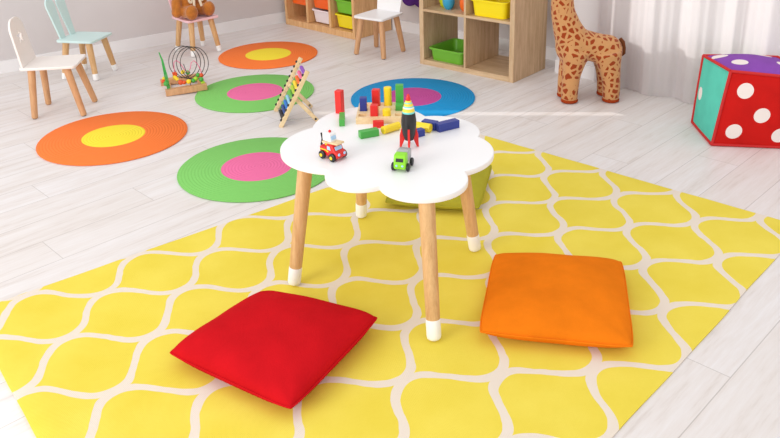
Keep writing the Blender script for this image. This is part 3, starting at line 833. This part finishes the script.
# ------------------------------------------------------------------ abacus
AO = Vector((-.622, 4.082, 0)); aa = R(13)
ab = thing('abacus', 'wooden A-frame abacus with rainbow beads standing on the floor left of the table', 'abacus', AO, aa)
HY = .135
top = Vector((.162, 0, .292)); jt = Vector((.080, 0, .150)); ft = Vector((.200, 0, 0))
d = top.normalized(); ML = Matrix.Rotation(math.atan2(top.x, top.z), 4, 'Y')
for s in (-1, 1):
    c = top*.5 + Vector((0, s*HY, .004)); mb = MB(); mb.box(c, (.022, .020, top.length+.01), M=ML); rl = mb.build('rail', PLY, ab, bevel=.002)
    for k in range(10):
        q = top*(.10+.88*k/9.6); mb = MB(); mb.ball((q.x-.0115, s*HY, q.z+.010), (.0075, .0075, .0075), 12, 8); mb.build('rod_cap', BLACK, rl)
    dd = (ft-jt); c = (ft+jt)/2 + Vector((.004, s*(HY-.018), .006)); ang2 = math.atan2(dd.x, dd.z)
    mb = MB(); mb.box(c, (.021, .016, dd.length), M=Matrix.Rotation(ang2, 4, 'Y')); lg = mb.build('support_leg', PLY, ab, bevel=.002)
    mb = MB(); mb.tube([ft + Vector((-.008, s*(HY-.028), .022)), ft + Vector((-.008, s*(HY-.006), .022))], .006, 10); mb.build('bolt', BLACK, lg)
mb = MB(); mb.tube([ft + Vector((-.008, -(HY-.02), .022)), ft + Vector((-.008, HY-.02, .022))], .0022, 8); mb.tube([(.012, -HY, .018), (.012, HY, .018)], .0022, 8)
mb.tube([Vector((.02, -HY+.012, .03)), ft + Vector((-.012, -HY+.02, .03))], .0018, 8)
mb.build('tie_wire', mat('steel_wire', (170, 168, 165), .35, metal=.6), ab)
cols = [('ink_bead', (40, 40, 46)), ('navy_bead', (38, 74, 140)), ('blue_bead', (40, 120, 200)), ('ice_bead', (150, 200, 226)), ('leaf_bead', (104, 178, 70)), ('lime2_bead', (178, 206, 60)),
        ('sun_bead', (246, 212, 50)), ('tangerine_bead', (242, 112, 34)), ('rose_bead', (238, 110, 150)), ('violet_bead', (140, 80, 180))]
for k, (nm, c) in enumerate(cols):
    q = top*(.10+.88*k/9.6) + Vector((.002, 0, .004)); rod = MB(); rod.tube([q + Vector((0, -HY+.008, 0)), q + Vector((0, HY-.008, 0))], .0016, 8); ro = rod.build('rod', MATS['steel_wire'], ab)
    mb = MB(); n = 10
    for j in range(n):
        y = -HY+.020+.0165*j
        mb.lathe([(0, -.008), (.006, -.008), (.0105, -.003), (.0105, .003), (.006, .008), (0, .008)], 14, c=(q.x, y, q.z), M=Matrix.Rotation(PI/2, 4, 'X'))
    mb.build('bead_row', paint(nm, c), ro)

# ------------------------------------------------------------------ plush giraffe (local x forward = towards its head)
def giraffe_mat():
    t = NT('giraffe_plush'); v = t.coord('Object')
    nz = t.n('ShaderNodeTexNoise'); nz.inputs['Scale'].default_value = 26; t.l(v, nz.inputs['Vector'])
    mx = t.n('ShaderNodeMix', data_type='VECTOR'); mx.inputs[0].default_value = .012; t.l(v, mx.inputs[4]); t.l(nz.outputs[1], mx.inputs[5])
    vo = t.n('ShaderNodeTexVoronoi', feature='DISTANCE_TO_EDGE'); vo.inputs['Scale'].default_value = 29.; vo.inputs['Randomness'].default_value = .8; t.l(mx.outputs[1], vo.inputs['Vector'])
    f = t.ramp(vo.outputs['Distance'], [(.165, (0, 0, 0, 1)), (.19, (1, 1, 1, 1))])
    fine = t.noise(v, 300, 2)
    bc = t.mix(fine, lin((196, 141, 90)), lin((207, 153, 101)))
    t.l(t.mix(f, bc, lin((154, 62, 26))), t.b.inputs['Base Color'])
    t.b.inputs['Roughness'].default_value = .95; t.b.inputs['Specular IOR Level'].default_value = .1; t.b.inputs['Sheen Weight'].default_value = .2
    t.bump(fine, .4, .003); return t.m
gf = thing('plush_giraffe', 'large orange plush giraffe with brown patches beside the bookcase and curtain', 'plush giraffe', (1.150, 4.265, 0), R(180))
def gf_form(mb):
    # body sloping up to the shoulders
    mb.tube([(.130, 0, .335), (.06, 0, .325), (-.02, 0, .305), (-.08, 0, .288)], [.100, .088, .083, .086], 24)
    mb.ball((.120, 0, .320), (.086, .080, .105)); mb.ball((-.088, 0, .280), (.090, .084, .096))
    mb.tube([(.100, 0, .320), (.118, 0, .37), (.145, 0, .43), (.172, 0, .52), (.184, 0, .66), (.186, 0, .80), (.186, 0, 1.0)], [.100, .092, .079, .066, .058, .055, .052], 24)
    for s in (-1, 1):
        mb.tube([(.098, s*.034, .29), (.106, s*.044, .22), (.118, s*.050, .15), (.122, s*.052, .07), (.122, s*.052, .010)], [.084, .062, .051, .048, .047], 24)
        mb.tube([(-.082, s*.040, .28), (-.094, s*.050, .21), (-.106, s*.058, .14), (-.112, s*.060, .07), (-.112, s*.060, .010)], [.084, .064, .053, .050, .048], 24)
    # head
    mb.ball((.185, 0, 1.045), (.075, .058, .062)); mb.tube([(.20, 0, 1.03), (.29, 0, .99)], [.052, .042], 20); mb.ball((.295, 0, .985), .045)
    for s in (-1, 1):
        mb.tube([(.150, s*.026, 1.08), (.140, s*.032, 1.145)], [.012, .012], 12); mb.ball((.139, s*.032, 1.155), .017)
        mb.ball((.135, s*.082, 1.065), (.018, .042, .024))
link('body', blob('body', gf_form, .008, 14), giraffe_mat(), gf)
HOOF = mat('brown_plush_hoof', (160, 62, 26), .95, .1, .1, 60, .3, 300)
for x, hy in ((.122, .052), (-.112, .060)):
    for s in (-1, 1):
        mb = MB(); mb.lathe([(0, .001), (.040, .001), (.0475, .006), (.0485, .016), (.044, .022), (.02, .022), (0, .022)], 28, c=(x, s*hy, 0)); mb.build('hoof', HOOF, gf)
TB = mat('dark_brown_plush', (112, 62, 36), .95, .1, .1, 60, .3, 300)
mb = MB(); mb.tube([(-.160, 0, .350), (-.176, .0, .330), (-.182, 0, .295), (-.180, 0, .265), (-.176, 0, .25)], [.010, .012, .014, .016, .006], 14); mb.build('tail', TB, gf)
for s in (-1, 1):
    mb = MB(); mb.ball((.222, s*.050, 1.062), .010, 12, 8); mb.build('eye', BLACK, gf)

# ------------------------------------------------------------------ soft dotted cube
cb0 = Vector((1.74, 3.66, 0))
cbz = thing('soft_dice', 'big soft cube with red, teal and purple sides and white dots', 'soft cube', cb0)
bF, bL = Vector((1.566, 3.510, 0.004)), Vector((1.587, 3.819, 0.004))
tF, tL = Vector((1.617, 3.518, 0.375)), Vector((1.608, 3.822, 0.365))
ex = Vector((.35*math.cos(R(-11)), .35*math.sin(R(-11)), 0))
bR, bB = bF+ex, bL+ex; tR, tB = tF+ex+Vector((.0, .0, -.03)), tL+ex
def trin(u, v, w): # u right, v back, w up in 0..1
    lo = bF*(1-u)*(1-v)+bR*u*(1-v)+bL*(1-u)*v+bB*u*v; hi = tF*(1-u)*(1-v)+tR*u*(1-v)+tL*(1-u)*v+tB*u*v
    return lo*(1-w)+hi*w
ctr = trin(.5, .5, .5)
def puffed(face, a, b):
    e = (16*a*(1-a)*b*(1-b)); e = max(e, 0)**.6
    if face == 'front': p, n, k = trin(a, 0, b), Vector((-.2, -1, 0)), .022
    if face == 'back': p, n, k = trin(a, 1, b), Vector((.2, 1, 0)), .02
    if face == 'left': p, n, k = trin(0, a, b), Vector((-1, 0, 0)), .016
    if face == 'right': p, n, k = trin(1, a, b), Vector((1, 0, 0)), .02
    if face == 'top': p, n, k = trin(a, b, 1), Vector((0, 0, 1)), .042
    if face == 'bottom': p, n, k = trin(a, b, 0), Vector((0, 0, -1)), 0.
    return p + n.normalized()*k*e
def dot_mat(name, rgb, dots, asp=1.):
    t = NT(name); uv = t.n('ShaderNodeUVMap'); uv.uv_map = 'panel'; m = None
    for (u, v, r) in dots:
        dn = t.n('ShaderNodeVectorMath', operation='DISTANCE'); t.l(uv.outputs[0], dn.inputs[0]); dn.inputs[1].default_value = (u, v, 0)
        f = t.math('LESS_THAN', dn.outputs['Value'], r); m = f if m is None else t.math('MAXIMUM', m, f)
    nz = t.noise(t.coord(), 12, 3); c = lin(rgb)
    base = t.ramp(nz, [(.3, tuple(x*.92 for x in c[:3])+(1,)), (.7, tuple(min(1, x*1.05) for x in c[:3])+(1,))])
    t.l(t.mix(m, base, lin((238, 226, 220))), t.b.inputs['Base Color'])
    t.b.inputs['Roughness'].default_value = .8; t.b.inputs['Specular IOR Level'].default_value = .2
    t.bump(t.noise(t.coord(), 350, 2), .2, .002); return t.m
RD = .094
four = [(.25, .25, RD), (.75, .25, RD), (.25, .75, RD), (.75, .75, RD)]
five = [(.235, .775, RD*1.1), (.84, .78, RD*1.1), (.52, .465, RD*1.1), (.225, .215, RD*1.1), (.82, .19, RD*1.1)]
dm = dict(front=dot_mat('red_dotted', (198, 20, 14), five), left=dot_mat('teal_dotted', (92, 200, 178), [(.80, .50, RD*1.0)]),
          top=dot_mat('purple_dotted', (136, 74, 170), [(.22, .30, RD*1.1), (.12, .74, RD*1.1), (.82, .34, RD*1.1), (.72, .78, RD*1.1)]), back=dot_mat('green_dotted', (90, 180, 70), four), right=dot_mat('yellow_dotted', (240, 210, 50), four[:2]), bottom=dot_mat('blue_dotted', (50, 90, 180), four[:3]))
def cube_mesh():
    bm = bmesh.new(); lay = bm.loops.layers.uv.new('panel'); n = 24
    for mi, f in enumerate(('front', 'left', 'top', 'back', 'right', 'bottom')):
        g = [[bm.verts.new(puffed(f, i/n, j/n)-cb0) for j in range(n+1)] for i in range(n+1)]
        for i in range(n):
            for j in range(n):
                q = bm.faces.new((g[i][j], g[i+1][j], g[i+1][j+1], g[i][j+1])); q.material_index = mi; q.smooth = True
                for lp, (a, b) in zip(q.loops, ((i, j), (i+1, j), (i+1, j+1), (i, j+1))): lp[lay].uv = (a/n, b/n)
    bmesh.ops.remove_doubles(bm, verts=bm.verts, dist=.0005)
    bmesh.ops.recalc_face_normals(bm, faces=bm.faces)
    me = bpy.data.meshes.new('cover'); bm.to_mesh(me); bm.free(); me.set_sharp_from_angle(angle=R(50)); return me
link('cover', cube_mesh(), [dm[k] for k in ('front', 'left', 'top', 'back', 'right', 'bottom')], cbz)
mb = MB(); E8 = [(0,0,0),(1,0,0),(1,1,0),(0,1,0),(0,0,1),(1,0,1),(1,1,1),(0,1,1)]
for a, b in ((0,1),(1,2),(2,3),(3,0),(4,5),(5,6),(6,7),(7,4),(0,4),(1,5),(2,6),(3,7)):
    pts = []
    for k in range(13):
        s_ = k/12; e = [E8[a][i]*(1-s_)+E8[b][i]*s_ for i in range(3)]; p = trin(*e)
        p = p + (p-ctr).normalized()*.003; p.z = max(p.z, .0082); pts.append(p-cb0)
    mb.tube(pts, .0075, 8)
mb.build('piping', mat('red_piping', (200, 30, 30), .7), cbz)

# ------------------------------------------------------------------ light
w = bpy.data.worlds.new('world'); SC.world = w; w.use_nodes = True
bg = w.node_tree.nodes['Background']; bg.inputs[0].default_value = (.985, .99, 1.0, 1); bg.inputs[1].default_value = .79
def area(name, loc, target, size, power, col=(1, 1, 1)):
    l = bpy.data.lights.new(name, 'AREA'); l.shape = 'RECTANGLE'; l.size, l.size_y = size; l.energy = power; l.color = col
    o = bpy.data.objects.new(name, l); COL.objects.link(o); o.location = loc
    o.rotation_euler = (Vector(target)-Vector(loc)).to_track_quat('-Z', 'Y').to_euler(); return o
area('assumed_window_light', (-4.2, -.8, 2.3), (-.2, 2.6, .2), (2.6, 1.9), 108, (1, .99, .98))  # bare area lamp for an assumed, unseen window on the left; no window built
sun = bpy.data.lights.new('low_sun', 'SUN'); sun.energy = 1.7; sun.angle = R(.6); sun.color = (1, .97, .92)
so = bpy.data.objects.new('low_sun', sun); COL.objects.link(so); so.location = (4, 4, 3)
so.rotation_euler = Vector((-math.cos(R(24))*math.cos(R(5.5)), math.cos(R(24))*math.sin(R(5.5)), -math.sin(R(24)))).to_track_quat('-Z', 'Y').to_euler()
SC.view_settings.view_transform = 'Standard'; SC.view_settings.look = 'None'; SC.view_settings.gamma = 1
SC.view_settings.exposure = 0.45; SC.view_settings.use_curve_mapping = False
